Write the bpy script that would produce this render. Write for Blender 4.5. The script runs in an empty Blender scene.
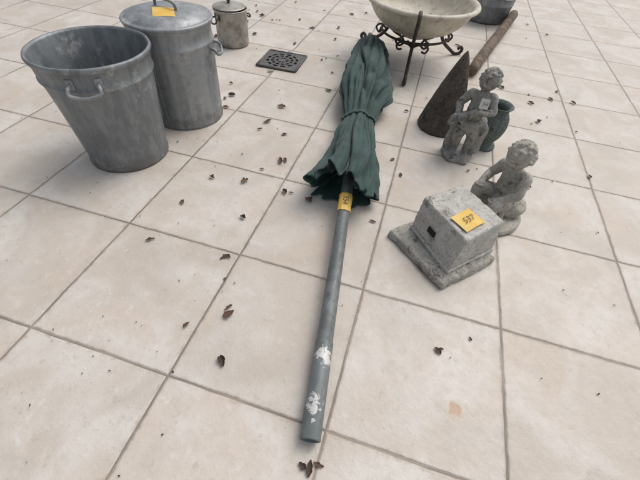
import bpy, bmesh, math, random
import numpy as np
from mathutils import Vector, Matrix, noise, Euler
random.seed(7)
S=0.55   # metres per paving tile
scene=bpy.context.scene

# ---------------------------------------------------------------- helpers
def link(o,parent=None):
    scene.collection.objects.link(o)
    if parent: o.parent=parent
    return o
def empty(name):
    e=bpy.data.objects.new(name,None); e.empty_display_size=.1
    return link(e)
def mk(name,verts,faces,mat,parent=None,smooth=True):
    me=bpy.data.meshes.new(name)
    me.from_pydata([tuple(c*S for c in v) for v in verts],[],faces)
    me.validate(); me.update()
    bm=bmesh.new(); bm.from_mesh(me); bmesh.ops.recalc_face_normals(bm,faces=bm.faces); bm.to_mesh(me); bm.free()
    if mat: me.materials.append(mat)
    for p in me.polygons: p.use_smooth=smooth
    return link(bpy.data.objects.new(name,me),parent)
def solid(o,t,off=-1):
    m=o.modifiers.new('so','SOLIDIFY'); m.thickness=t; m.offset=off
def lathe(prof,c=(0,0,0),seg=72,fn=None):
    v=[];f=[]
    n=len(prof)
    for i,(r,z) in enumerate(prof):
        for k in range(seg):
            a=2*math.pi*k/seg
            rr=r if fn is None else fn(r,z,a)
            v.append((c[0]+rr*math.cos(a),c[1]+rr*math.sin(a),c[2]+z))
    for i in range(n-1):
        for k in range(seg):
            k2=(k+1)%seg
            f.append((i*seg+k,i*seg+k2,(i+1)*seg+k2,(i+1)*seg+k))
    return v,f
def catmull(pts,n=8):
    P=[Vector(p) for p in pts]; out=[]
    for i in range(len(P)-1):
        p0=P[max(i-1,0)];p1=P[i];p2=P[i+1];p3=P[min(i+2,len(P)-1)]
        for k in range(n):
            t=k/n
            out.append(0.5*((2*p1)+(p2-p0)*t+(2*p0-5*p1+4*p2-p3)*t*t+(3*p1-p0-3*p2+p3)*t**3))
    out.append(P[-1]); return out
def tube(path,rad,seg=12,cap=True):
    path=[Vector(p) for p in path]; n=len(path)
    if not hasattr(rad,'__len__'): rad=[rad]*n
    elif len(rad)!=n:
        rad=[float(q) for q in np.interp(np.linspace(0,1,n),np.linspace(0,1,len(rad)),rad)]
    v=[];f=[]
    t0=(path[1]-path[0]).normalized()
    u=t0.orthogonal().normalized()
    for i in range(n):
        t=(path[min(i+1,n-1)]-path[max(i-1,0)]).normalized()
        u=(u-t*u.dot(t)).normalized(); w=t.cross(u)
        for k in range(seg):
            a=2*math.pi*k/seg
            v.append(tuple(path[i]+rad[i]*(math.cos(a)*u+math.sin(a)*w)))
    for i in range(n-1):
        for k in range(seg):
            k2=(k+1)%seg
            f.append((i*seg+k,i*seg+k2,(i+1)*seg+k2,(i+1)*seg+k))
    if cap:
        f.append(tuple(range(seg))[::-1]); f.append(tuple((n-1)*seg+k for k in range(seg)))
    return v,f
def join(parts):
    V=[];F=[]
    for v,f in parts:
        b=len(V); V+=list(v); F+=[tuple(i+b for i in q) for q in f]
    return V,F
def prism(cb,ct):
    v=list(cb)+list(ct)
    return v,[(3,2,1,0),(4,5,6,7)]+[(i,(i+1)%4,4+(i+1)%4,4+i) for i in range(4)]
def quadgrid(a,b,c,d,n,m,fn=None):
    a,b,c,d=map(Vector,(a,b,c,d)); v=[];f=[]
    for j in range(m+1):
        for i in range(n+1):
            s=i/n;t=j/m
            p=(a*(1-s)+b*s)*(1-t)+(d*(1-s)+c*s)*t
            if fn: p=fn(p,s,t)
            v.append(tuple(p))
    for j in range(m):
        for i in range(n):
            k=j*(n+1)+i; f.append((k,k+1,k+n+2,k+n+1))
    return v,f

# ---------------------------------------------------------------- materials
class NT:
    def __init__(s,name):
        s.m=bpy.data.materials.new(name); s.m.use_nodes=True; s.t=s.m.node_tree; s.b=s.t.nodes['Principled BSDF']
        s.geo=s.n('ShaderNodeNewGeometry')
    def n(s,ty,**kw):
        x=s.t.nodes.new(ty)
        for k,v in kw.items(): setattr(x,k,v)
        return x
    def l(s,a,b): s.t.links.new(a,b)
    def put(s,x,inp):
        if isinstance(x,(int,float)): inp.default_value=x
        elif isinstance(x,tuple): inp.default_value=x if len(x)!=3 or inp.type=='VECTOR' else (*x,1)
        else: s.l(x,inp)
    def math(s,op,a,b=0,c=0,clamp=False):
        x=s.n('ShaderNodeMath',operation=op,use_clamp=clamp)
        s.put(a,x.inputs[0]); s.put(b,x.inputs[1]); s.put(c,x.inputs[2]); return x.outputs[0]
    def vmath(s,op,a,b=(0,0,0)):
        x=s.n('ShaderNodeVectorMath',operation=op); s.put(a,x.inputs[0]); s.put(b,x.inputs[1])
        return x.outputs['Value'] if op in('LENGTH','DISTANCE','DOT_PRODUCT') else x.outputs[0]
    def noise(s,scale,detail=3,rough=.55,vec=None,dist=0,color=False):
        x=s.n('ShaderNodeTexNoise'); x.inputs['Scale'].default_value=scale; x.inputs['Detail'].default_value=detail
        x.inputs['Roughness'].default_value=rough; x.inputs['Distortion'].default_value=dist
        s.l(vec if vec is not None else s.geo.outputs['Position'],x.inputs['Vector'])
        return x.outputs['Color' if color else 'Fac']
    def sep(s,col):
        x=s.n('ShaderNodeSeparateXYZ'); s.l(col,x.inputs[0]); return x.outputs
    def voro(s,scale,out='Distance',vec=None):
        x=s.n('ShaderNodeTexVoronoi'); x.inputs['Scale'].default_value=scale
        s.l(vec if vec is not None else s.geo.outputs['Position'],x.inputs['Vector']); return x.outputs[out]
    def ramp(s,fac,a,b,lo=0,hi=1):
        x=s.n('ShaderNodeMapRange',interpolation_type='SMOOTHSTEP'); s.put(fac,x.inputs[0])
        x.inputs[1].default_value=a;x.inputs[2].default_value=b;x.inputs[3].default_value=lo;x.inputs[4].default_value=hi
        return x.outputs[0]
    def mix(s,f,a,b,mode='MIX'):
        x=s.n('ShaderNodeMix',data_type='RGBA',blend_type=mode); s.put(f,x.inputs[0]); s.put(a,x.inputs[6]); s.put(b,x.inputs[7]); return x.outputs[2]
    def bump(s,h,strength=.3,dist=.005):
        x=s.n('ShaderNodeBump'); x.inputs['Strength'].default_value=strength; x.inputs['Distance'].default_value=dist
        s.l(h,x.inputs['Height']); return x.outputs[0]
    def done(s,col=None,rough=None,metal=None,nrm=None,spec=None):
        if col is not None: s.put(col,s.b.inputs['Base Color'])
        if rough is not None: s.put(rough,s.b.inputs['Roughness'])
        if metal is not None: s.put(metal,s.b.inputs['Metallic'])
        if nrm is not None: s.l(nrm,s.b.inputs['Normal'])
        if spec is not None: s.put(spec,s.b.inputs['Specular IOR Level'])
        return s.m

def mat_tiles():
    s=NT('paving'); P=s.geo.outputs['Position']
    sc=s.vmath('MULTIPLY',P,(1/S,1/S,0))
    wob=s.noise(9,0,.5,color=True)
    w=s.vmath('MULTIPLY',s.vmath('SUBTRACT',wob,(.5,.5,.5)),(.008,.008,0))
    q=s.vmath('ADD',sc,w)
    fr=s.vmath('FRACTION',q); fl=s.vmath('FLOOR',q)
    d=s.sep(s.vmath('ABSOLUTE',s.vmath('SUBTRACT',fr,(.5,.5,.5))))
    edge=s.math('SUBTRACT',.5,s.math('MAXIMUM',d[0],d[1]))
    joint=s.ramp(edge,.0048,.0078,1,0)
    near=s.ramp(edge,.005,.032,1,0)
    wn=s.n('ShaderNodeTexWhiteNoise',noise_dimensions='2D'); s.l(fl,wn.inputs['Vector'])
    tv=s.vmath('ADD',P,s.vmath('MULTIPLY',wn.outputs['Color'],(7,7,7)))
    A=s.sep(s.noise(3.6,2,.6,tv,.6,True)); B=s.sep(s.noise(26,4,.74,tv,0,True))
    c=s.mix(s.ramp(A[0],.34,.64),(.535,.480,.418),(.625,.592,.548))
    c=s.mix(s.ramp(B[0],.44,.68,0,.45),c,(.51,.455,.39))
    c=s.mix(s.ramp(A[1],.50,.68,0,.42),c,(.56,.465,.385))
    c=s.mix(s.ramp(B[1],.57,.70,0,.42),c,(.38,.33,.275))
    c=s.mix(s.ramp(B[2],.56,.70,0,.5),c,(.68,.66,.63))
    c=s.mix(s.math('MULTIPLY',wn.outputs['Value'],.20),c,(.47,.42,.36))
    c=s.mix(s.ramp(A[2],.48,.66,0,.25),c,(.41,.375,.33))
    spk=s.math('MULTIPLY',s.ramp(s.math('MULTIPLY',B[0],B[2]),.395,.43,0,1),s.ramp(A[2],.5,.6))
    c=s.mix(s.math('MULTIPLY',spk,.6),c,(.13,.10,.08))
    rd=s.math('ADD',s.math('DIVIDE',s.vmath('DISTANCE',P,(1.71*S,-.65*S,0)),.045*S),s.math('MULTIPLY',s.math('SUBTRACT',B[0],.5),4))
    c=s.mix(s.ramp(rd,.5,1.2,.6,0),c,(.45,.25,.12))
    dirt=s.math('MULTIPLY',near,s.ramp(B[1],.42,.62,.05,.6))
    c=s.mix(dirt,c,(.30,.25,.20))
    jc=s.mix(s.ramp(A[2],.35,.6),(.34,.29,.24),(.20,.17,.14))
    c=s.mix(joint,c,jc)
    h=s.math('ADD',s.math('ADD',s.math('MULTIPLY',B[0],.55),s.math('MULTIPLY',A[0],.9)),s.math('MULTIPLY',s.ramp(edge,.003,.016),.6))
    return s.done(c,s.ramp(B[2],.3,.7,.38,.62),0,s.bump(h,.8,.006),.35)

def mat_stone(name,c1,c2,dark,amt=.5,scale=1,bump=.6,light=(.6,.58,.53)):
    s=NT(name)
    A=s.sep(s.noise(12*scale,4,.72,dist=.4,color=True)); B=s.sep(s.noise(60*scale,3,.7,color=True))
    c=s.mix(s.ramp(A[0],.38,.62),c1,c2)
    c=s.mix(s.ramp(A[1],.60-.12*amt,.72-.12*amt,0,.9),c,dark)
    c=s.mix(s.ramp(B[0],.55,.66,0,.6),c,light)
    c=s.mix(s.ramp(B[1],.54,.66,0,.55),c,dark)
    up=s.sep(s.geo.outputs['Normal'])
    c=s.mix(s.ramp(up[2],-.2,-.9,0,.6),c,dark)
    h=s.math('ADD',A[0],s.math('MULTIPLY',B[0],.45))
    return s.done(c,.9,0,s.bump(h,bump,.008),.2)
def mat_zinc(name,c1=(.24,.255,.265),c2=(.38,.395,.405),metal=.45):
    s=NT(name)
    stretch=s.vmath('MULTIPLY',s.geo.outputs['Position'],(1,1,.35))
    sp=s.sep(s.voro(70,out='Color',vec=stretch))
    st=s.noise(16,3,.65,s.vmath('MULTIPLY',s.geo.outputs['Position'],(1,1,.10)))
    A=s.sep(s.noise(6,5,.75,color=True))
    c=s.mix(s.math('MULTIPLY',sp[0],.5),c1,c2)
    c=s.mix(s.ramp(st,.42,.62,0,.7),c,c2)
    c=s.mix(s.ramp(A[0],.48,.66,0,.6),c,(.15,.16,.17))
    c=s.mix(s.ramp(A[1],.56,.66,0,.55),c,(.50,.50,.485))
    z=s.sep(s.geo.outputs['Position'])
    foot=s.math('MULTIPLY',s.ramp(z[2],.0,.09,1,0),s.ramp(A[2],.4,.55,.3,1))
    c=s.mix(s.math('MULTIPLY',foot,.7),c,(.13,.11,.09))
    return s.done(c,s.ramp(A[1],.3,.7,.42,.65),metal,s.bump(A[2],.35,.008))
def mat_simple(name,c,rough=.6,metal=0,var=.3,scale=30,bump=.1,c2=None):
    s=NT(name)
    c2=c2 or tuple(x*.55 for x in c)
    nz=s.noise(scale,4,.65)
    col=s.mix(s.ramp(nz,.42,.64,0,min(1,var*2)),c,c2)
    return s.done(col,rough,metal,s.bump(nz,bump,.003))

M_tile=mat_tiles()
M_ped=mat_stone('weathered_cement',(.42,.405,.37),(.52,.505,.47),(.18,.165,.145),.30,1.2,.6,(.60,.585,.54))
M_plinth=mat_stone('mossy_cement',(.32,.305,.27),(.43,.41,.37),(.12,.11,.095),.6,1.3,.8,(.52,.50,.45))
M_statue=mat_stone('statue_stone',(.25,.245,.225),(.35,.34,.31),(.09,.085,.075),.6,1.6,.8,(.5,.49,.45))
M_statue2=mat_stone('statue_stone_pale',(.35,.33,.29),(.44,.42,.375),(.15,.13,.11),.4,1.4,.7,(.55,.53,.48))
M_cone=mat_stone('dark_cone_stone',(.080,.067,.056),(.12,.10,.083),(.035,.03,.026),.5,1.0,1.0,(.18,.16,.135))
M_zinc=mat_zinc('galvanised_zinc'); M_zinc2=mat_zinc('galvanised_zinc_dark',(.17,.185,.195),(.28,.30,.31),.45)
M_pot=mat_simple('aluminium_pot',(.40,.385,.35),.45,.4,.4,14,.1,(.22,.20,.17))
M_potdark=mat_simple('pot_fittings',(.10,.095,.09),.5,.4,.3,20)
M_iron=mat_simple('wrought_iron',(.045,.042,.04),.6,.4,.5,60,.4,(.09,.06,.04))
M_drain=mat_simple('cast_iron',(.10,.105,.11),.6,.5,.5,50,.4,(.17,.15,.13))
M_black=mat_simple('pit_dark',(.012,.012,.012),.9,0)
M_yellow=mat_simple('yellow_tag_paper',(.72,.46,.08),.6,0,.3,12,.05,(.78,.57,.20))
M_white=mat_simple('white_tag_paper',(.70,.69,.65),.6,0,.1)
M_ink=mat_simple('ink',(.06,.05,.06),.7,0,0)
M_wood=mat_simple('old_wood',(.17,.125,.092),.85,0,.8,12,.5,(.075,.055,.042))

def mat_bowl():
    s=NT('cream_basin')
    A=s.sep(s.noise(10,4,.7,color=True))
    c=s.mix(s.ramp(A[0],.38,.62),(.60,.555,.46),(.51,.46,.37))
    st=s.noise(15,3,.7,s.vmath('MULTIPLY',s.geo.outputs['Position'],(1,1,.25)))
    c=s.mix(s.ramp(st,.50,.70,0,.6),c,(.29,.25,.19))
    c=s.mix(s.ramp(A[1],.61,.69,0,.6),c,(.14,.11,.08))
    return s.done(c,.5,0,s.bump(A[0],.3,.003))
M_bowl=mat_bowl()
def mat_pole():
    s=NT('painted_steel_pole'); P=s.geo.outputs['Position']
    A=s.sep(s.noise(14,4,.7,color=True)); B=s.sep(s.noise(50,4,.72,dist=.5,color=True))
    c=s.mix(s.ramp(A[0],.38,.62),(.105,.12,.12),(.16,.178,.175))
    scr=s.noise(45,3,.7,s.vmath('MULTIPLY',P,(1,.12,1)))
    c=s.mix(s.ramp(scr,.54,.66,0,.55),c,(.25,.27,.262))
    c=s.mix(s.ramp(B[1],.56,.66,0,.6),c,(.06,.065,.065))
    y=s.sep(P)[1]
    tot=None
    for (x,yy,rad) in ((.875,-.625,.050),(.895,-.67,.035),(.895,-.88,.030),(.90,-.93,.040),(.92,-1.0,.015),(.88,-.78,.012)):
        d=s.vmath('DISTANCE',P,(x*S,yy*S,.115*S))
        v=s.math('ADD',s.math('DIVIDE',d,rad*S),s.math('MULTIPLY',s.math('SUBTRACT',B[0],.5),4.2))
        v=s.ramp(v,.7,.95,1,0)
        tot=v if tot is None else s.math('MAXIMUM',tot,v)
    c=s.mix(s.ramp(y,-.60*S,-.56*S,.4,0),c,(.19,.215,.22))
    c=s.mix(s.math('MULTIPLY',tot,.9),c,(.64,.64,.62))
    return s.done(c,.5,.1,s.bump(B[0],.15,.002))
M_pole=mat_pole()
def mat_cloth():
    s=NT('green_canvas')
    A=s.sep(s.noise(7,4,.68,dist=.3,color=True))
    c=s.mix(s.ramp(A[0],.38,.62),(.019,.050,.043),(.032,.070,.061))
    c=s.mix(s.ramp(A[1],.52,.68,0,.5),c,(.060,.100,.088))
    c=s.mix(s.ramp(A[2],.54,.66,0,.5),c,(.013,.033,.029))
    h=s.noise(28,3,.65,s.vmath('MULTIPLY',s.geo.outputs['Position'],(1,.35,1)))
    s.b.inputs['Sheen Weight'].default_value=.15
    return s.done(c,.72,0,s.bump(h,.6,.008),.35)
M_cloth=mat_cloth()
def mat_leaf():
    s=NT('dry_leaf')
    A=s.sep(s.noise(9,1,.5,color=True))
    c=s.mix(s.ramp(A[0],.4,.6),(.045,.026,.02),(.11,.054,.036))
    c=s.mix(s.ramp(A[1],.56,.64),c,(.17,.10,.055))
    return s.done(c,.7,0)
M_leaf=mat_leaf()

# ---------------------------------------------------------------- ground
G=400
mk('patio_ground',[(-G,-G,0),(G,-G,0),(G,G,0),(-G,G,0)],[(0,1,2,3)],M_tile,smooth=False)

# ---------------------------------------------------------------- parasol
par=empty('closed_parasol')
P0=Vector((.932,-1.085,.060)); P1=Vector((.635,.90,.165)); P2=Vector((.10,4.45,.22))
ax=(P1-P0).normalized()
u_=ax.cross(Vector((0,0,1))).normalized(); w_=u_.cross(ax)
def poleparts():
    seg=40; v=[];f=[]; st=[]
    L=(P1-P0).length+.5
    jt=.56
    st+= [(.45,.043),(.0,.046),(0,.056),(.004,.058),(jt-.006,.058),(jt,.0565),(jt+.004,.0535)]
    for k in range(1,9): st.append((jt+.004+(L-jt)*k/8,.0535-.004*k/8))
    for d,r in st:
        for k in range(seg):
            a=2*math.pi*k/seg
            v.append(tuple(P0+ax*d+r*(math.cos(a)*u_+math.sin(a)*w_)))
    for i in range(len(st)-1):
        for k in range(seg):
            k2=(k+1)%seg; f.append((i*seg+k,i*seg+k2,(i+1)*seg+k2,(i+1)*seg+k))
    return v,f
v,f=poleparts(); mk('pole',v,f,M_pole,par)
v,f=tube([P0+ax*.42,P0+ax*.44],.0425,24); mk('pole_bore_dark_disc',v,f,M_black,par)  # black disc added to paint the darkness inside the hollow pole
v,f=tube([P1+ax*.3,Vector((.45,2.2,.17)),P2,P2+Vector((-.02,.16,0))],[.045,.04,.035,.03],20); mk('upper_pole',v,f,M_pole,par)
ys=[.90,1.12,1.45,1.78,2.06,2.30,2.66,3.15,3.7,4.08,4.36,4.52]
xs=[.585,.585,.555,.515,.475,.445,.405,.345,.265,.205,.155,.12]
rs=[.335,.305,.245,.205,.165,.225,.315,.315,.275,.23,.15,.045]
zs=[.165,.165,.165,.16,.15,.17,.19,.20,.20,.20,.20,.21]
def samp(y,arr):
    return float(sum(np.interp(y+d,ys,arr) for d in (-.06,-.03,0,.03,.06))/5)
def cpoint(y,a,scale=1.0,yoff=0,add=0):
    xc=samp(y,xs);r=samp(y,rs);zc=samp(y,zs)
    d=abs(y-2.06); A=.18+.32*min(1,d/.5)
    if y>3.9: A*=max(.3,1-(y-3.9)/.8)
    hem=math.exp(-(y-.9)/.25)
    cx,sx=math.cos(a),math.sin(a)
    nz=noise.noise(Vector((cx*1.3,sx*1.3,y*.75)))
    nz2=noise.noise(Vector((cx*1.1+5,sx*1.1,y*1.3+3)))
    ph=a+.55*nz+.22*math.sin(y*1.3)
    f1=1-abs(math.cos(4*ph+.6))**.8
    f2=1-abs(math.cos(9*(a+.3*nz2)+y*.8))
    f3=1-abs(math.cos(14*(a+.35*nz)-y*1.1))
    m=1-A*(.85*f1**1.5+.45*f2**1.3+.20*f3)+.13*nz2
    m+=.07*noise.noise(Vector((cx*4,sx*4,y*4)))*min(1,d/.3)
    m+=.03*noise.noise(Vector((cx*8,sx*8,y*9)))
    a2=a+.10*math.sin(8*ph+.9)*min(1,d/.4)
    rr=r*m*scale*1.08+add
    x=xc+rr*math.cos(a2); z=zc+rr*math.sin(a2)*.74
    wav=hem*(.06*math.sin(8*ph+.4)+.06*nz2+.04*math.cos(a*3+1)-.12*max(0,math.sin(a))+.03*math.sin(17*a+3*nz))
    yv=y+wav+yoff
    z=max(z,.012+.008*(1+noise.noise(Vector((x*9,yv*9,0)))))
    return (x,yv,z)
NA=300
V=[];F=[]
yy=[float(q) for q in np.linspace(.90,4.52,180)]
rows=[(y,1,0) for y in yy]+[(.9,s_,yo) for s_,yo in ((.97,.012),(.93,.06),(.85,.13),(.72,.2),(.5,.28),(.2,.34))]
for y,s_,yo in rows:
    for k in range(NA): V.append(cpoint(y,2*math.pi*k/NA,s_,yo))
n=len(yy)
def band(i,j):
    for k in range(NA):
        k2=(k+1)%NA; F.append((i*NA+k,i*NA+k2,j*NA+k2,j*NA+k))
for i in range(n-1): band(i,i+1)
prev=0
for j in range(6): band(prev,n+j); prev=n+j
mk('canopy',V,F,M_cloth,par)
V=[];F=[]
for k in range(120):
    a=2*math.pi*k/120
    for y in (2.03,2.042,2.062,2.074):
        pts=[Vector(cpoint(y,a+o_)) for o_ in (-.15,-.08,0,.08,.15)]
        cc=Vector((samp(y,xs),y,samp(y,zs)))
        rad=max((Vector((p.x-cc.x,0,(p.z-cc.z)))).length for p in pts)+(.003 if y in(2.042,2.062) else .001)
        a3=math.atan2(pts[2].z-cc.z,pts[2].x-cc.x)
        V.append((cc.x+rad*math.cos(a3),y+.03*math.cos(a)+.012*math.sin(2*a),max(.01,cc.z+rad*math.sin(a3))))
for k in range(120):
    for j in range(3):
        k2=(k+1)%120; F.append((k*4+j,k2*4+j,k2*4+j+1,k*4+j+1))
o=mk('tie_strap',V,F,M_cloth,par); solid(o,.002,1)
def wraptag(y0,y1,r,amax):
    v=[];f=[]
    d0=(y0-P0.y)/ax.y; d1=(y1-P0.y)/ax.y
    for j in range(7):
        for i in range(25):
            a=math.radians(90)+amax*(i/12-1)
            rr=r+.002*math.sin(i*1.3+j)
            v.append(tuple(P0+ax*(d0+(d1-d0)*j/6+.006*math.sin(i*.4))+rr*(math.cos(a)*u_+math.sin(a)*w_)))
    for j in range(6):
        for i in range(24):
            k=j*25+i; f.append((k,k+1,k+26,k+25))
    return v,f
v,f=wraptag(.59,.79,.057,math.radians(105)); mk('price_tag',v,f,M_yellow,par)
def text(name,body,size,loc,ez,mat,parent,xdir,updir):
    cu=bpy.data.curves.new(name,'FONT'); cu.body=body; cu.size=size*S; cu.align_x='CENTER'; cu.align_y='CENTER'; cu.extrude=.0002
    cu.offset=-.0004; cu.shear=.25
    cu.materials.append(mat)
    o=link(bpy.data.objects.new(name,cu),parent)
    x=Vector(xdir).normalized(); y=Vector(updir); y=(y-x*y.dot(x)).normalized(); z=x.cross(y)
    M=Matrix((x,y,z)).transposed().to_4x4(); M.translation=Vector(loc)*S+z*ez
    o.matrix_world=M
    return o
text('tag_number','554',.068,P0+ax*((.70-P0.y)/ax.y)+w_*.0595,.001,M_ink,par,ax*-1,u_)

# ---------------------------------------------------------------- bins
def side_handle(c,r,ang,z,w,parent,mat,rt=.014):
    a0=ang-w/2;a1=ang+w/2
    P=lambda a,rr,zz:(c[0]+rr*math.cos(a),c[1]+rr*math.sin(a),zz)
    pts=[P(a0,r,z),P(a0,r+.05,z-.01),P(a0+.02,r+.075,z-.05),P(ang,r+.08,z-.07),P(a1-.02,r+.075,z-.05),P(a1,r+.05,z-.01),P(a1,r,z)]
    v,f=tube(catmull(pts),rt,12); mk('side_handle',v,f,mat,parent)
    for aa in (a0,a1):
        q=[P(aa-.06,r+.004,z-.04),P(aa+.06,r+.004,z-.04),P(aa+.06,r+.006,z+.04),P(aa-.06,r+.006,z+.04)]
        v,f=quadgrid(*q,3,3); o=mk('handle_lug',v,f,mat,parent); solid(o,.004,0)
def dent(amt,sd):
    return lambda r,z,a: r*(1+amt*noise.noise(Vector((math.cos(a)*1.2+sd,math.sin(a)*1.2,z*1.6)))+amt*.5*noise.noise(Vector((math.cos(a)*3+sd,math.sin(a)*3,z*4))))
zb=empty('zinc_bin')
c=(-1.46,1.74,0); K=1.05
prof=[(.0,.03),(.35,.03),(.365,.0),(.378,.004),(.380,.03),(.372,.045),(.372,.10),(.378,.11),(.372,.12)]
for k in range(1,16): prof.append((.372+.02*k/16,.12+.62*k/16))
prof+=[(.392,.76),(.402,.77),(.402,.785),(.392,.795),(.394,.90),(.408,.915),(.412,.93),(.408,.945),(.394,.95),(.385,.93),(.38,.80),(.36,.78)]
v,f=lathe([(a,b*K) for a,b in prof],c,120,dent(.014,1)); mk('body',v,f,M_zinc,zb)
prof=[(.405,.935),(.418,.94),(.422,.955),(.414,.968),(.40,.965),(.37,.972),(.36,.985),(.25,1.01),(.12,1.022),(.0,1.025)]
v,f=lathe([(a,b*K) for a,b in prof],c,120,dent(.010,1)); mk('lid',v,f,M_zinc,zb)
zl=1.022*K
v,f=tube(catmull([(c[0]-.12,c[1]+.02,zl-.02),(c[0]-.11,c[1]+.02,zl+.05),(c[0],c[1],zl+.07),(c[0]+.11,c[1]-.02,zl+.05),(c[0]+.12,c[1]-.02,zl-.02)]),.014,12)
mk('lid_handle',v,f,M_zinc2,zb)
side_handle(c,.385,math.radians(-160),.76,.5,zb,M_zinc2); side_handle(c,.385,math.radians(20),.76,.5,zb,M_zinc2)
an=math.radians(-92)
v,f=quadgrid(*[(c[0]+r*math.cos(an+o_),c[1]+r*math.sin(an+o_),z) for r,o_,z in ((.378,0,.13),(.378,.05,.13),(.397,.05,.78),(.397,0,.78))],1,8)
o=mk('seam',v,f,M_zinc,zb,smooth=False); solid(o,.004)
zz=1.0*K
v,f=quadgrid((c[0]+.02,c[1]-.24,zz+.010),(c[0]+.20,c[1]-.14,zz+.010),(c[0]+.11,c[1]+.02,zz+.030),(c[0]-.08,c[1]-.09,zz+.032),6,6,lambda p,s,t:p+Vector((0,0,.006*math.sin(3*s+t))))
mk('price_tag',v,f,M_yellow,zb)

zt=empty('zinc_tub')
c=(-1.61,.86,0)
prof=[(.0,.035),(.335,.035),(.35,.0),(.364,.005),(.366,.03),(.358,.05)]
for k in range(1,16): prof.append((.358+.068*k/16,.05+.75*k/16))
prof+=[(.43,.80),(.442,.81),(.442,.825),(.433,.835),(.442,.95),(.458,.96),(.465,.98),(.458,1.0),(.444,1.0),(.434,.98),(.415,.7),(.35,.08),(.0,.06)]
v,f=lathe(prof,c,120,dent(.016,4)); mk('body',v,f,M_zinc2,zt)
side_handle(c,.435,math.radians(-60),.88,.45,zt,M_zinc); side_handle(c,.435,math.radians(120),.88,.45,zt,M_zinc)

# ---------------------------------------------------------------- pot
pt=empty('cooking_pot'); c=(-1.93,3.86,0)
prof=[(0,.0),(.215,.0),(.235,.02),(.238,.05),(.238,.46),(.246,.47),(.252,.485),(.246,.495),(.232,.49),(.228,.46),(.225,.06),(.0,.05)]
v,f=lathe(prof,c,72,dent(.02,8)); mk('body',v,f,M_pot,pt)
prof=[(.236,.498),(.244,.503),(.236,.512),(.2,.52),(.1,.545),(0,.55)]
v,f=lathe(prof,(c[0]-.02,c[1]+.01,0),72); mk('lid',v,f,M_pot,pt)
prof=[(0,.55),(.02,.55),(.018,.575),(.035,.585),(.035,.6),(0,.605)]
v,f=lathe(prof,(c[0]-.02,c[1]+.01,0),32); mk('knob',v,f,M_potdark,pt)
side_handle(c,.236,math.radians(-120),.40,.45,pt,M_potdark,.012); side_handle(c,.236,math.radians(60),.40,.45,pt,M_potdark,.012)

# ---------------------------------------------------------------- floor drain
dr=empty('floor_drain'); c=(-1.0,3.555)
R_=Matrix.Rotation(math.radians(2),3,'Z')
def dp(x,y,z): p=R_@Vector((x,y,0)); return (c[0]+p.x,c[1]+p.y,z)
h=.29
mk('pit_shade_sheet',[dp(-h+.01,-h+.01,.008),dp(h-.01,-h+.01,.008),dp(h-.01,h-.01,.008),dp(-h+.01,h-.01,.008)],[(0,1,2,3)],M_black,dr,False)  # flat black sheet standing in for the shade below the grate slots
V=[];F=[]
seg=72; rings=[.03,.055,.095,.125,.165,.195,.235,.262]
for r in rings:
    for k in range(seg):
        a=2*math.pi*k/seg; V.append(dp(r*math.cos(a),r*math.sin(a),.022))
for k in range(seg):
    a=2*math.pi*k/seg; m=h/max(abs(math.cos(a)),abs(math.sin(a))); V.append(dp(m*math.cos(a),m*math.sin(a),.022))
for i in range(len(rings)):
    for k in range(seg):
        if i in(1,3,5) and (k%6) not in (0,1) : 
            if i!=1 or (k%9) not in (0,1): continue
        k2=(k+1)%seg; F.append((i*seg+k,i*seg+k2,(i+1)*seg+k2,(i+1)*seg+k))
F.append(tuple(range(seg)))
o=mk('grate',V,F,M_drain,dr,False); solid(o,.005)
parts=[]
for sx,sy,ex,ey in ((-1,-1,1,-1),(1,-1,1,1),(1,1,-1,1),(-1,1,-1,-1)):
    parts.append(tube([dp(sx*h,sy*h,.018),dp(ex*h,ey*h,.018)],.016,8))
v,f=join(parts); mk('frame',v,f,M_drain,dr)

# ---------------------------------------------------------------- basin on wrought-iron stand
bs=empty('garden_basin'); c=(.77,4.5,0)
prof=[(0,.33),(.10,.33),(.16,.34),(.20,.37),(.34,.42),(.50,.49),(.62,.58),(.70,.68),(.735,.755),(.75,.77),(.79,.785),(.808,.81),(.79,.835),(.755,.837),(.72,.81),(.69,.75),(.60,.62),(.45,.53),(.25,.46),(.0,.44)]
pr=catmull([(a,0,b) for a,b in prof],3); prof=[(max(0,p.x),p.z) for p in pr]
v,f=lathe(prof,c,120); mk('bowl',v,f,M_bowl,bs)
st=[]
for ang in (-87,38,152):
    a=math.radians(ang)
    def L(r,z,off=0): return (c[0]+r*math.cos(a)-off*math.sin(a),c[1]+r*math.sin(a)+off*math.cos(a),z)
    pth=catmull([L(.74,.84),L(.85,.83),L(.87,.74),L(.79,.63),L(.66,.50),L(.54,.42),L(.50,.33),L(.60,.20),L(.74,.10),L(.86,.025),L(.96,.02),L(1.0,.07),L(.96,.115),L(.91,.09)],6)
    st.append(tube(pth,.025,10))
    pth=catmull([L(.50,.36),L(.36,.30),L(.22,.27),L(.16,.20),L(.24,.14),L(.31,.19),L(.26,.23)],6)
    st.append(tube(pth,.017,8))
    pth=catmull([L(.52,.30),L(.64,.34),L(.72,.28),L(.66,.22),L(.60,.26)],6)
    st.append(tube(pth,.015,8))
    for sg in (-1,1):
        pth=catmull([L(.52,.36,.02*sg),L(.50,.40,.12*sg),L(.48,.36,.22*sg),L(.50,.30,.20*sg),L(.51,.31,.14*sg)],6)
        st.append(tube(pth,.014,8))
for rr,z in ((.50,.40),(.2,.28)):
    st.append(tube([(c[0]+rr*math.cos(t),c[1]+rr*math.sin(t),z) for t in np.linspace(0,2*math.pi,49)],.017,8,False))
v,f=join(st); mk('iron_stand',v,f,M_iron,bs)

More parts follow.
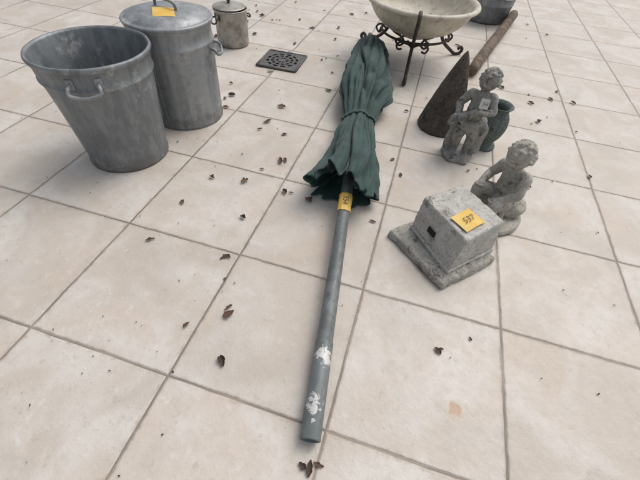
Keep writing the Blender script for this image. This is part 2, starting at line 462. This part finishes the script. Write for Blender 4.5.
# ---------------------------------------------------------------- galvanised tub far right
gt=empty('galvanised_tub'); c=(1.95,7.35,0)
prof=[(0,.03),(.40,.03),(.42,0),(.43,.03),(.46,.3),(.47,.31),(.465,.32),(.50,.6),(.52,.61),(.51,.63),(.49,.6),(.41,.06),(0,.05)]
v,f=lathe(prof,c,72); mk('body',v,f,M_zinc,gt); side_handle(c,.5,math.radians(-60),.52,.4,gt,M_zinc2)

# ---------------------------------------------------------------- dark stone cone
cc=(1.375,2.63,0)
prof=[(0,0)]
N=90
for i in range(N+1):
    t=i/N; r=.262*(1-t)**.72*(1 if t>.02 else .96)
    prof.append((max(r,.004),.86*t))
def rough(r,z,a):
    if r==0: return 0
    p=Vector((math.cos(a)*1.2,math.sin(a)*1.2,z*2))
    return r*(1+.07*noise.noise(p)+.05*noise.noise(Vector((p.x*4,p.y*4,z*5)))+.03*noise.noise(Vector((p.x*10,p.y*10,z*12))))
v,f=lathe(prof,cc,110,rough)
v=[(x+.04*z,y+.03*z,z) for x,y,z in v]
mk('stone_cone',v,f,M_cone)

# ---------------------------------------------------------------- wooden pole lying
v,f=tube(catmull([(1.72,4.25,.09),(1.95,5.2,.10),(2.2,6.2,.11),(2.5,7.4,.12)],6),[.075,.085,.08,.085],16)
v=[tuple(Vector(p)+.012*Vector((noise.noise(Vector(p)*6),0,noise.noise(Vector(p)*6+Vector((3,0,0)))))) for p in v]
mk('wooden_pole',v,f,M_wood)

# ---------------------------------------------------------------- stone pedestal
pd=empty('stone_pedestal')
def roughbox(name,bot,top,mat,parent,amp=.006,bev=.015):
    v,f=prism(bot,top)
    me=bpy.data.meshes.new(name); me.from_pydata([tuple(q) for q in v],[],f)
    bm=bmesh.new(); bm.from_mesh(me)
    bmesh.ops.recalc_face_normals(bm,faces=bm.faces)
    bmesh.ops.bevel(bm,geom=bm.edges[:],offset=bev,segments=2,affect='EDGES',profile=.6)
    bmesh.ops.triangulate(bm,faces=[q for q in bm.faces if len(q.verts)>4])
    for _ in range(6):
        es=[e for e in bm.edges if e.calc_length()>.022]
        if not es: break
        bmesh.ops.subdivide_edges(bm,edges=es,cuts=1,use_grid_fill=True)
    bm.normal_update()
    for q in bm.verts:
        p=q.co.copy()
        chip=max(0,noise.noise(p*13+Vector((5,1,2)))-.25)*2.2
        q.co+=q.normal*(amp*1.2*noise.noise(p*7)+amp*.9*noise.noise(p*22)+amp*.5*noise.noise(p*50)-amp*chip)
    for q in bm.verts: q.co*=S
    bm.to_mesh(me); bm.free()
    me.materials.append(mat)
    for p in me.polygons: p.use_smooth=True
    return link(bpy.data.objects.new(name,me),parent)
L0,F0,R0,B0=(1.08,.615),(1.565,.18),(1.965,.61),(1.49,1.04)
sl=lambda z,k=0:[(x+(1.52-x)*k,y+(.61-y)*k,z) for x,y in (F0,R0,B0,L0)]
roughbox('plinth_slab',sl(.0),sl(.075,.02),M_plinth,pd,.010,.018)
bb=[(1.58,.29),(1.935,.665),(1.60,1.06),(1.24,.70)]
cx,cy=1.59,.68
def sc(pts,k,z): return [(cx+(x-cx)*k,cy+(y-cy)*k,z) for x,y in pts]
roughbox('lower_step',sc(bb,1.0,.072),sc(bb,.985,.115),M_ped,pd,.006,.010)
tt=[(1.615,.37),(1.885,.68),(1.575,1.02),(1.275,.735)]
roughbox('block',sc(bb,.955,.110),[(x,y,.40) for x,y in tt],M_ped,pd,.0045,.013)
A=Vector((*sc(bb,.955,0)[0][:2],.112)); B=Vector((*sc(bb,.955,0)[3][:2],.112)); Ct=Vector((*tt[3],.40)); Dt=Vector((*tt[0],.40))
def onface(s,t): return (A*(1-s)+B*s)*(1-t)+(Dt*(1-s)+Ct*s)*t
nf=(B-A).cross(Dt-A).normalized()
if nf.x>0: nf=-nf
q=[onface(.50,.33)+nf*.008,onface(.66,.33)+nf*.008,onface(.66,.48)+nf*.008,onface(.50,.48)+nf*.008]
v,f=quadgrid(*q,1,1); o=mk('name_plate',v,f,M_black,pd,False); solid(o,.006,0)
ta=Vector((1.61,.45,.409)); e1=Vector((.155,.185,0)).normalized(); e2=Vector((-e1.y,e1.x,0))
q=[ta,ta+e1*.20,ta+e1*.20+e2*.165,ta+e2*.165]
v,f=quadgrid(*q,8,8,lambda p,s,t:p+Vector((0,0,.010*math.sin(3*s)*(1-t)+.006*t)))
mk('price_tag',v,f,M_yellow,pd)
text('tag_number','537',.075,ta+e1*.10+e2*.08+Vector((0,0,.0135)),.001,M_ink,pd,e1,e2)

# ---------------------------------------------------------------- putti statues
def ball(c,r,sc=(1,1,1),rot=None,n=14,fn=None):
    v=[];f=[]; m=2*n
    for i in range(n+1):
        th=math.pi*i/n
        for k in range(m):
            a=2*math.pi*k/m
            p=Vector((math.sin(th)*math.cos(a),math.sin(th)*math.sin(a),math.cos(th)))
            if fn: p=fn(p)
            p=Vector((p.x*sc[0],p.y*sc[1],p.z*sc[2]))*r
            if rot: p=rot@p
            v.append(tuple(Vector(c)+p))
    for i in range(n):
        for k in range(m):
            k2=(k+1)%m; f.append((i*m+k,(i+1)*m+k,(i+1)*m+k2,i*m+k2))
    return v,f
def limb(pts,rad):
    """rounded tapering limb through joints (fused later by voxel remesh into one surface)"""
    out=[tube(catmull(pts,6),rad,18)]
    for p,r in zip(pts,rad): out.append(ball(p,r*.99,n=9))
    return out
def putto(J,R,rotHead,headc,hr,extra):
    parts=[]
    g=lambda k:J[k]
    parts+=limb([g('pel'),g('bel'),g('che'),g('nek'),tuple(Vector(g('nek')).lerp(Vector(headc),.5))],[R['pel'],R['bel'],R['che'],R['nek'],R['nek']])
    c_=Vector(g('che')); parts.append(ball(c_+Vector((0,0,.01)),.085,(1.15,.85,.8),n=12))
    parts.append(ball(Vector(g('bel'))+Vector((0,-.02,0)),.08,(1.05,.95,1),n=12))
    for s in 'LR':
        parts+=limb([tuple(Vector(g('che')).lerp(Vector(g('sh'+s)),.3)),g('sh'+s),tuple(Vector(g('sh'+s)).lerp(Vector(g('el'+s)),.5)),g('el'+s),tuple(Vector(g('el'+s)).lerp(Vector(g('wr'+s)),.4)),g('wr'+s),g('ha'+s)],[.05,R['shL'],.040,R['elL'],.035,R['wrL'],R['haL']])
        parts+=limb([tuple(Vector(g('pel')).lerp(Vector(g('hp'+s)),.4)),g('hp'+s),tuple(Vector(g('hp'+s)).lerp(Vector(g('kn'+s)),.5)),g('kn'+s),tuple(Vector(g('kn'+s)).lerp(Vector(g('an'+s)),.35)),g('an'+s),g('to'+s)],[.07,R['hpL'],.064,R['knL'],.046,R['anL'],R['toL']])
        h=Vector(J['ha'+s]); w=Vector(J['wr'+s]); d=(h-w).normalized(); sd=d.cross(Vector((0,0,1)))
        if sd.length<.1: sd=Vector((1,0,0))
        sd.normalize(); dn=d.cross(sd)
        for i,o_ in enumerate((-1.5,-.5,.5,1.5)):
            L_=.045-.005*abs(o_-.3); p=h+sd*o_*.014
            parts.append(tube([p-d*.01,p+d*L_*.6,p+d*L_*.95-dn*.012,p+d*L_-dn*.03],[.009,.0085,.0075,.005],8))
        parts.append(tube([h-d*.015+sd*.018,h+sd*.038+d*.01,h+sd*.040+d*.028],[.010,.009,.006],8))
    Rm=Euler(rotHead).to_matrix()
    def hfn(p):
        q=p.copy()
        if q.y<0:
            for sx in(-1,1):
                d=((q.x-sx*.36)**2+(q.z-.02)**2); q.y+=.16*math.exp(-d/.02)
                d=((q.x-sx*.45)**2+(q.z+.35)**2); q.y-=.10*math.exp(-d/.06)
            d=q.x**2/.014+(q.z+.12)**2/.035; q.y-=.26*math.exp(-d)
            d=q.x**2/.05+(q.z+.42)**2/.005; q.y+=.10*math.exp(-d)
            d=q.x**2/.05+(q.z+.52)**2/.006; q.y-=.07*math.exp(-d)
            d=q.x**2/.05+(q.z+.74)**2/.02; q.y-=.10*math.exp(-d)
        if q.z<-.3: q.x*=1-.18*(-.3-q.z)
        return q
    parts.append(ball(headc,hr,(.92,1.0,1.08),Rm,30,hfn))
    for sx in(-1,1): parts.append(ball(Vector(headc)+Rm@Vector((sx*hr*.92,.05*hr,-.05*hr)),hr*.17,(.5,.8,1.3),Rm,8))
    rnd=random.Random(3)
    for i in range(110):
        th=math.acos(1-1.35*rnd.random()); a=rnd.random()*6.283
        p=Vector((math.sin(th)*math.cos(a),math.sin(th)*math.sin(a),math.cos(th)))
        if p.y<-.35 and p.z<.60: continue
        parts.append(ball(Vector(headc)+Rm@Vector((p.x*hr*.95,p.y*hr*1.0,p.z*hr*1.06)),hr*rnd.uniform(.13,.19),(1,1,.8),None,6))
    parts+=extra
    return join(parts)
def place(name,V,F,pos,scale,yaw,mat,voxel,parent):
    M=Matrix.Rotation(yaw,3,'Z')
    vv=[tuple(Vector(pos)+M@(Vector(p)*scale)) for p in V]
    o=mk(name,vv,F,mat,parent)
    m=o.modifiers.new('r','REMESH'); m.mode='VOXEL'; m.voxel_size=voxel; m.use_smooth_shade=True
    m=o.modifiers.new('sm','SMOOTH'); m.iterations=3; m.factor=.5
    return o
Rr=dict(pel=.085,bel=.088,che=.080,nek=.040,shL=.046,elL=.036,wrL=.026,haL=.026,hpL=.070,knL=.050,anL=.032,toL=.025)
J1=dict(pel=(0,0,.44),bel=(0,-.015,.54),che=(.005,0,.65),nek=(.01,0,.735),
  shL=(.10,0,.685),elL=(.155,-.04,.57),wrL=(.07,-.12,.57),haL=(.03,-.135,.59),
  shR=(-.095,0,.685),elR=(-.17,-.01,.57),wrR=(-.15,-.10,.50),haR=(-.13,-.125,.48),
  hpL=(.055,0,.39),knL=(.06,-.02,.24),anL=(.05,.01,.09),toL=(.06,-.06,.065),
  hpR=(-.055,0,.39),knR=(-.075,-.06,.25),anR=(-.06,-.01,.10),toR=(-.08,-.075,.07))
ex=[]
def rockfn(sd,amp): 
    return lambda r,z,a: r*(1+amp*noise.noise(Vector((math.cos(a)*1.5+sd,math.sin(a)*1.5,z*6)))) 
bp=[(0,-.0),(.165,.0),(.175,.02),(.165,.05),(.14,.065),(.0,.075)]
ex.append(lathe(bp,(0,0,0),48,rockfn(0,.25)))
ex.append(tube(catmull([(-.12,.04,.03),(-.14,.04,.15),(-.13,.03,.27),(-.15,-.02,.40)]),[.07,.055,.05,.06],16))
for k in range(8):
    a=k/8
    ex.append(tube(catmull([(-.10+.025*k,-.085-.02*math.sin(a*3.1),.46-.008*k),(-.07+.02*k,-.105,.39-.01*k),(-.02+.015*k,-.085,.33-.012*k)]),[.014,.02,.012],8))
ex.append(tube(catmull([(.10,-.05,.45),(.14,0,.36),(.13,.03,.22),(.13,.04,.08)]),[.03,.05,.055,.06],12))
ex.append(tube(catmull([(-.11,-.02,.47),(0,.09,.46),(.11,.0,.45),(.02,-.10,.43),(-.11,-.03,.45)]),[.03,.035,.035,.035,.03],12))
rn=random.Random(5)
for k in range(40):
    p=Vector((rn.uniform(-.20,-.07),rn.uniform(-.16,-.08),rn.uniform(.38,.50)))
    ex.append(ball(p,rn.uniform(.016,.024),(1,1,1),None,5))
ex.append(tube(catmull([(.02,-.15,.60),(-.04,-.16,.55),(-.11,-.14,.48)]),[.03,.04,.055],12))
V1,F1=putto(J1,Rr,(.15,.1,-.35),(.012,-.015,.845),.098,ex)
ps=empty('putto_statue')
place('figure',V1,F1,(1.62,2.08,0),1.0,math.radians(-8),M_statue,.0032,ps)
v,f=quadgrid((1.60,1.90,.64),(1.68,1.895,.64),(1.68,1.915,.73),(1.60,1.92,.73),3,3)
mk('price_tag',v,f,M_white,ps)
text('tag_number','54',.05,(1.64,1.905,.685),.003,M_ink,ps,(1,-.06,0),(0,.2,1))

J2=dict(pel=(0,.02,.20),bel=(0,-.01,.30),che=(0,-.03,.40),nek=(0,-.05,.48),
  shL=(.10,-.03,.435),elL=(.15,-.09,.33),wrL=(.10,-.17,.27),haL=(.08,-.20,.25),
  shR=(-.10,-.03,.435),elR=(-.16,-.06,.32),wrR=(-.13,-.16,.29),haR=(-.11,-.19,.28),
  hpL=(.06,0,.18),knL=(.10,-.20,.22),anL=(.08,-.22,.07),toL=(.09,-.29,.05),
  hpR=(-.06,0,.18),knR=(-.11,-.18,.24),anR=(-.09,-.24,.10),toR=(-.10,-.31,.07))
ex=[lathe([(0,0),(.25,0),(.265,.02),(.25,.05),(0,.06)],(0,-.08,0),48,rockfn(3,.15)),
    ball((0,.06,.10),.15,(1.1,1,.65),None,16,lambda p:p*(1+.15*noise.noise(p*2)))]
for k in range(7): ex.append(tube(catmull([(-.12+.04*k,-.04,.24),(-.11+.037*k,-.10,.16),(-.13+.043*k,-.10,.05)]),[.02,.026,.03],8))
V2,F2=putto(J2,Rr,(.35,0,.15),(0,-.075,.585),.098,ex)
ps2=empty('putto_statue')
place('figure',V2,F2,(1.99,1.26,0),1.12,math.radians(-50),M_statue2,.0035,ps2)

# low verdigris vase mostly hidden behind the standing putto
gu=empty('garden_vase')
M_green=mat_stone('verdigris_stone',(.115,.140,.128),(.16,.185,.17),(.06,.065,.058),.5,1.3,.6,(.25,.27,.25))
prof=[(0,0),(.12,0),(.13,.03),(.11,.05),(.09,.07),(.13,.15),(.155,.25),(.15,.34),(.12,.41),(.105,.44),(.13,.48),(.14,.49),(.125,.495),(.09,.45),(.10,.3),(.0,.15)]
pr=catmull([(a,0,b) for a,b in prof],3)
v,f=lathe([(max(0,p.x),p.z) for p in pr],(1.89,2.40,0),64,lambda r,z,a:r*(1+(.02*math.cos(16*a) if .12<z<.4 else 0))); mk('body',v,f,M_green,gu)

# ---------------------------------------------------------------- leaves
def leaf(x,y,size,rnd):
    yaw=rnd.random()*6.28; curl=rnd.uniform(.2,.9); n=7; V=[];F=[]
    Lg=size; Wd=size*rnd.uniform(.3,.6); bend=rnd.uniform(-.7,.7); lob=rnd.choice((0,0,1))
    for i in range(n):
        t=i/(n-1); w=Wd*math.sin(math.pi*min(1,t*.9+.06))**.8*(1-.25*t)*rnd.uniform(.75,1.2)
        if lob: w*=1+.35*math.cos(t*14)
        for j in range(5):
            s=(j-2)/2
            px=(t-.5)*Lg+rnd.uniform(-.04,.04)*Lg; py=s*w*.6+bend*Lg*.5*(t-.5)**2
            pz=.006+abs(s)*w*curl*.8+.22*Lg*curl*(t-.5)**2*2+rnd.uniform(0,.006)
            c_,s_=math.cos(yaw),math.sin(yaw)
            V.append((x+px*c_-py*s_,y+px*s_+py*c_,pz))
    for i in range(n-1):
        for j in range(4):
            k=i*5+j; F.append((k,k+1,k+6,k+5))
    return V,F
rnd=random.Random(21)
L=[(0.16,-0.51,.085),(.13,-.46,.065),(0.27,-0.82,.075),(-0.07,-0.67,.05),(0.97,-1.20,.08),(1.01,-1.17,.06),(.93,-1.2,.05),(1.58,-0.31,.06),(1.60,-.29,.035),(0.07,0.82,.07),(0.31,0.79,.08),(0.33,.82,.05),
(-0.14,1.25,.11),(-.10,1.28,.08),(-0.10,-0.06,.085),(-.07,-.05,.05),(0.00,-0.25,.025),(-0.73,-0.10,.07),(-0.15,0.38,.06),(-0.34,0.83,.08),(-0.65,0.77,.06),(-0.73,0.37,.06),(-0.26,1.06,.05),
(0.93,0.73,.06),(-1.20,2.31,.09),(-1.13,2.01,.08),(-0.28,1.73,.07),(1.07,1.49,.06),(0.95,1.72,.06),(1.79,-0.15,.03),(-0.48,3.87,.08),(-0.51,4.75,.08),(-1.79,4.35,.10),(-1.36,5.40,.09),(-0.57,1.72,.06),(.13,.83,.05)]
parts=[leaf(x,y,sz,rnd) for x,y,sz in L]
for k in range(120):
    x=rnd.uniform(-3.4,3.2); y=rnd.uniform(1.4,10)
    parts.append(leaf(x,y,.03+.09*rnd.random()**2.2,rnd))
for k in range(30):
    x=rnd.uniform(-3.2,4); y=rnd.uniform(-1.6,2)
    parts.append(leaf(x,y,rnd.uniform(.012,.03),rnd))
for k in range(380):
    x=rnd.gauss(-.2,1.6); y=rnd.uniform(-1.6,8)
    if noise.noise(Vector((x*1.3,y*1.3,2)))<-.05: continue
    parts.append(leaf(x,y,rnd.uniform(.006,.016),rnd))
v,f=join(parts); mk('fallen_leaves',v,f,M_leaf)

# ---------------------------------------------------------------- light
w=bpy.data.worlds.new('World'); scene.world=w; w.use_nodes=True
nt=w.node_tree; bg=nt.nodes['Background']
sky=nt.nodes.new('ShaderNodeTexSky'); sky.sky_type='NISHITA'; sky.sun_disc=False
el=math.radians(58); az=math.radians(35)
sky.sun_elevation=el; sky.sun_rotation=az; sky.dust_density=6; sky.air_density=1.2; sky.ozone_density=1
hs=nt.nodes.new('ShaderNodeHueSaturation'); hs.inputs['Saturation'].default_value=.45
nt.links.new(sky.outputs[0],hs.inputs['Color']); nt.links.new(hs.outputs[0],bg.inputs[0]); bg.inputs[1].default_value=.135
sd=bpy.data.lights.new('sun','SUN'); sd.energy=.75; sd.angle=math.radians(45); sd.color=(1,.975,.945)
so=link(bpy.data.objects.new('sun',sd))
dirv=Vector((math.sin(az)*math.cos(el),math.cos(az)*math.cos(el),math.sin(el)))
so.rotation_euler=dirv.to_track_quat('Z','Y').to_euler()

# ---------------------------------------------------------------- camera
cd=bpy.data.cameras.new('camera'); cam=link(bpy.data.objects.new('camera',cd))
cd.sensor_width=36; cd.lens=352.04*36/640; cd.clip_end=2000; cd.clip_start=.02
Rm=Matrix.Rotation(math.radians(12.817),4,'Z')@Matrix.Rotation(math.radians(90-48.486),4,'X')@Matrix.Rotation(math.radians(5.405),4,'Z')
Rm.translation=Vector((.9848,-1.5324,2.2019))*S
cam.matrix_world=Rm
scene.camera=cam
scene.view_settings.view_transform='Standard'; scene.view_settings.look='None'; scene.view_settings.exposure=0
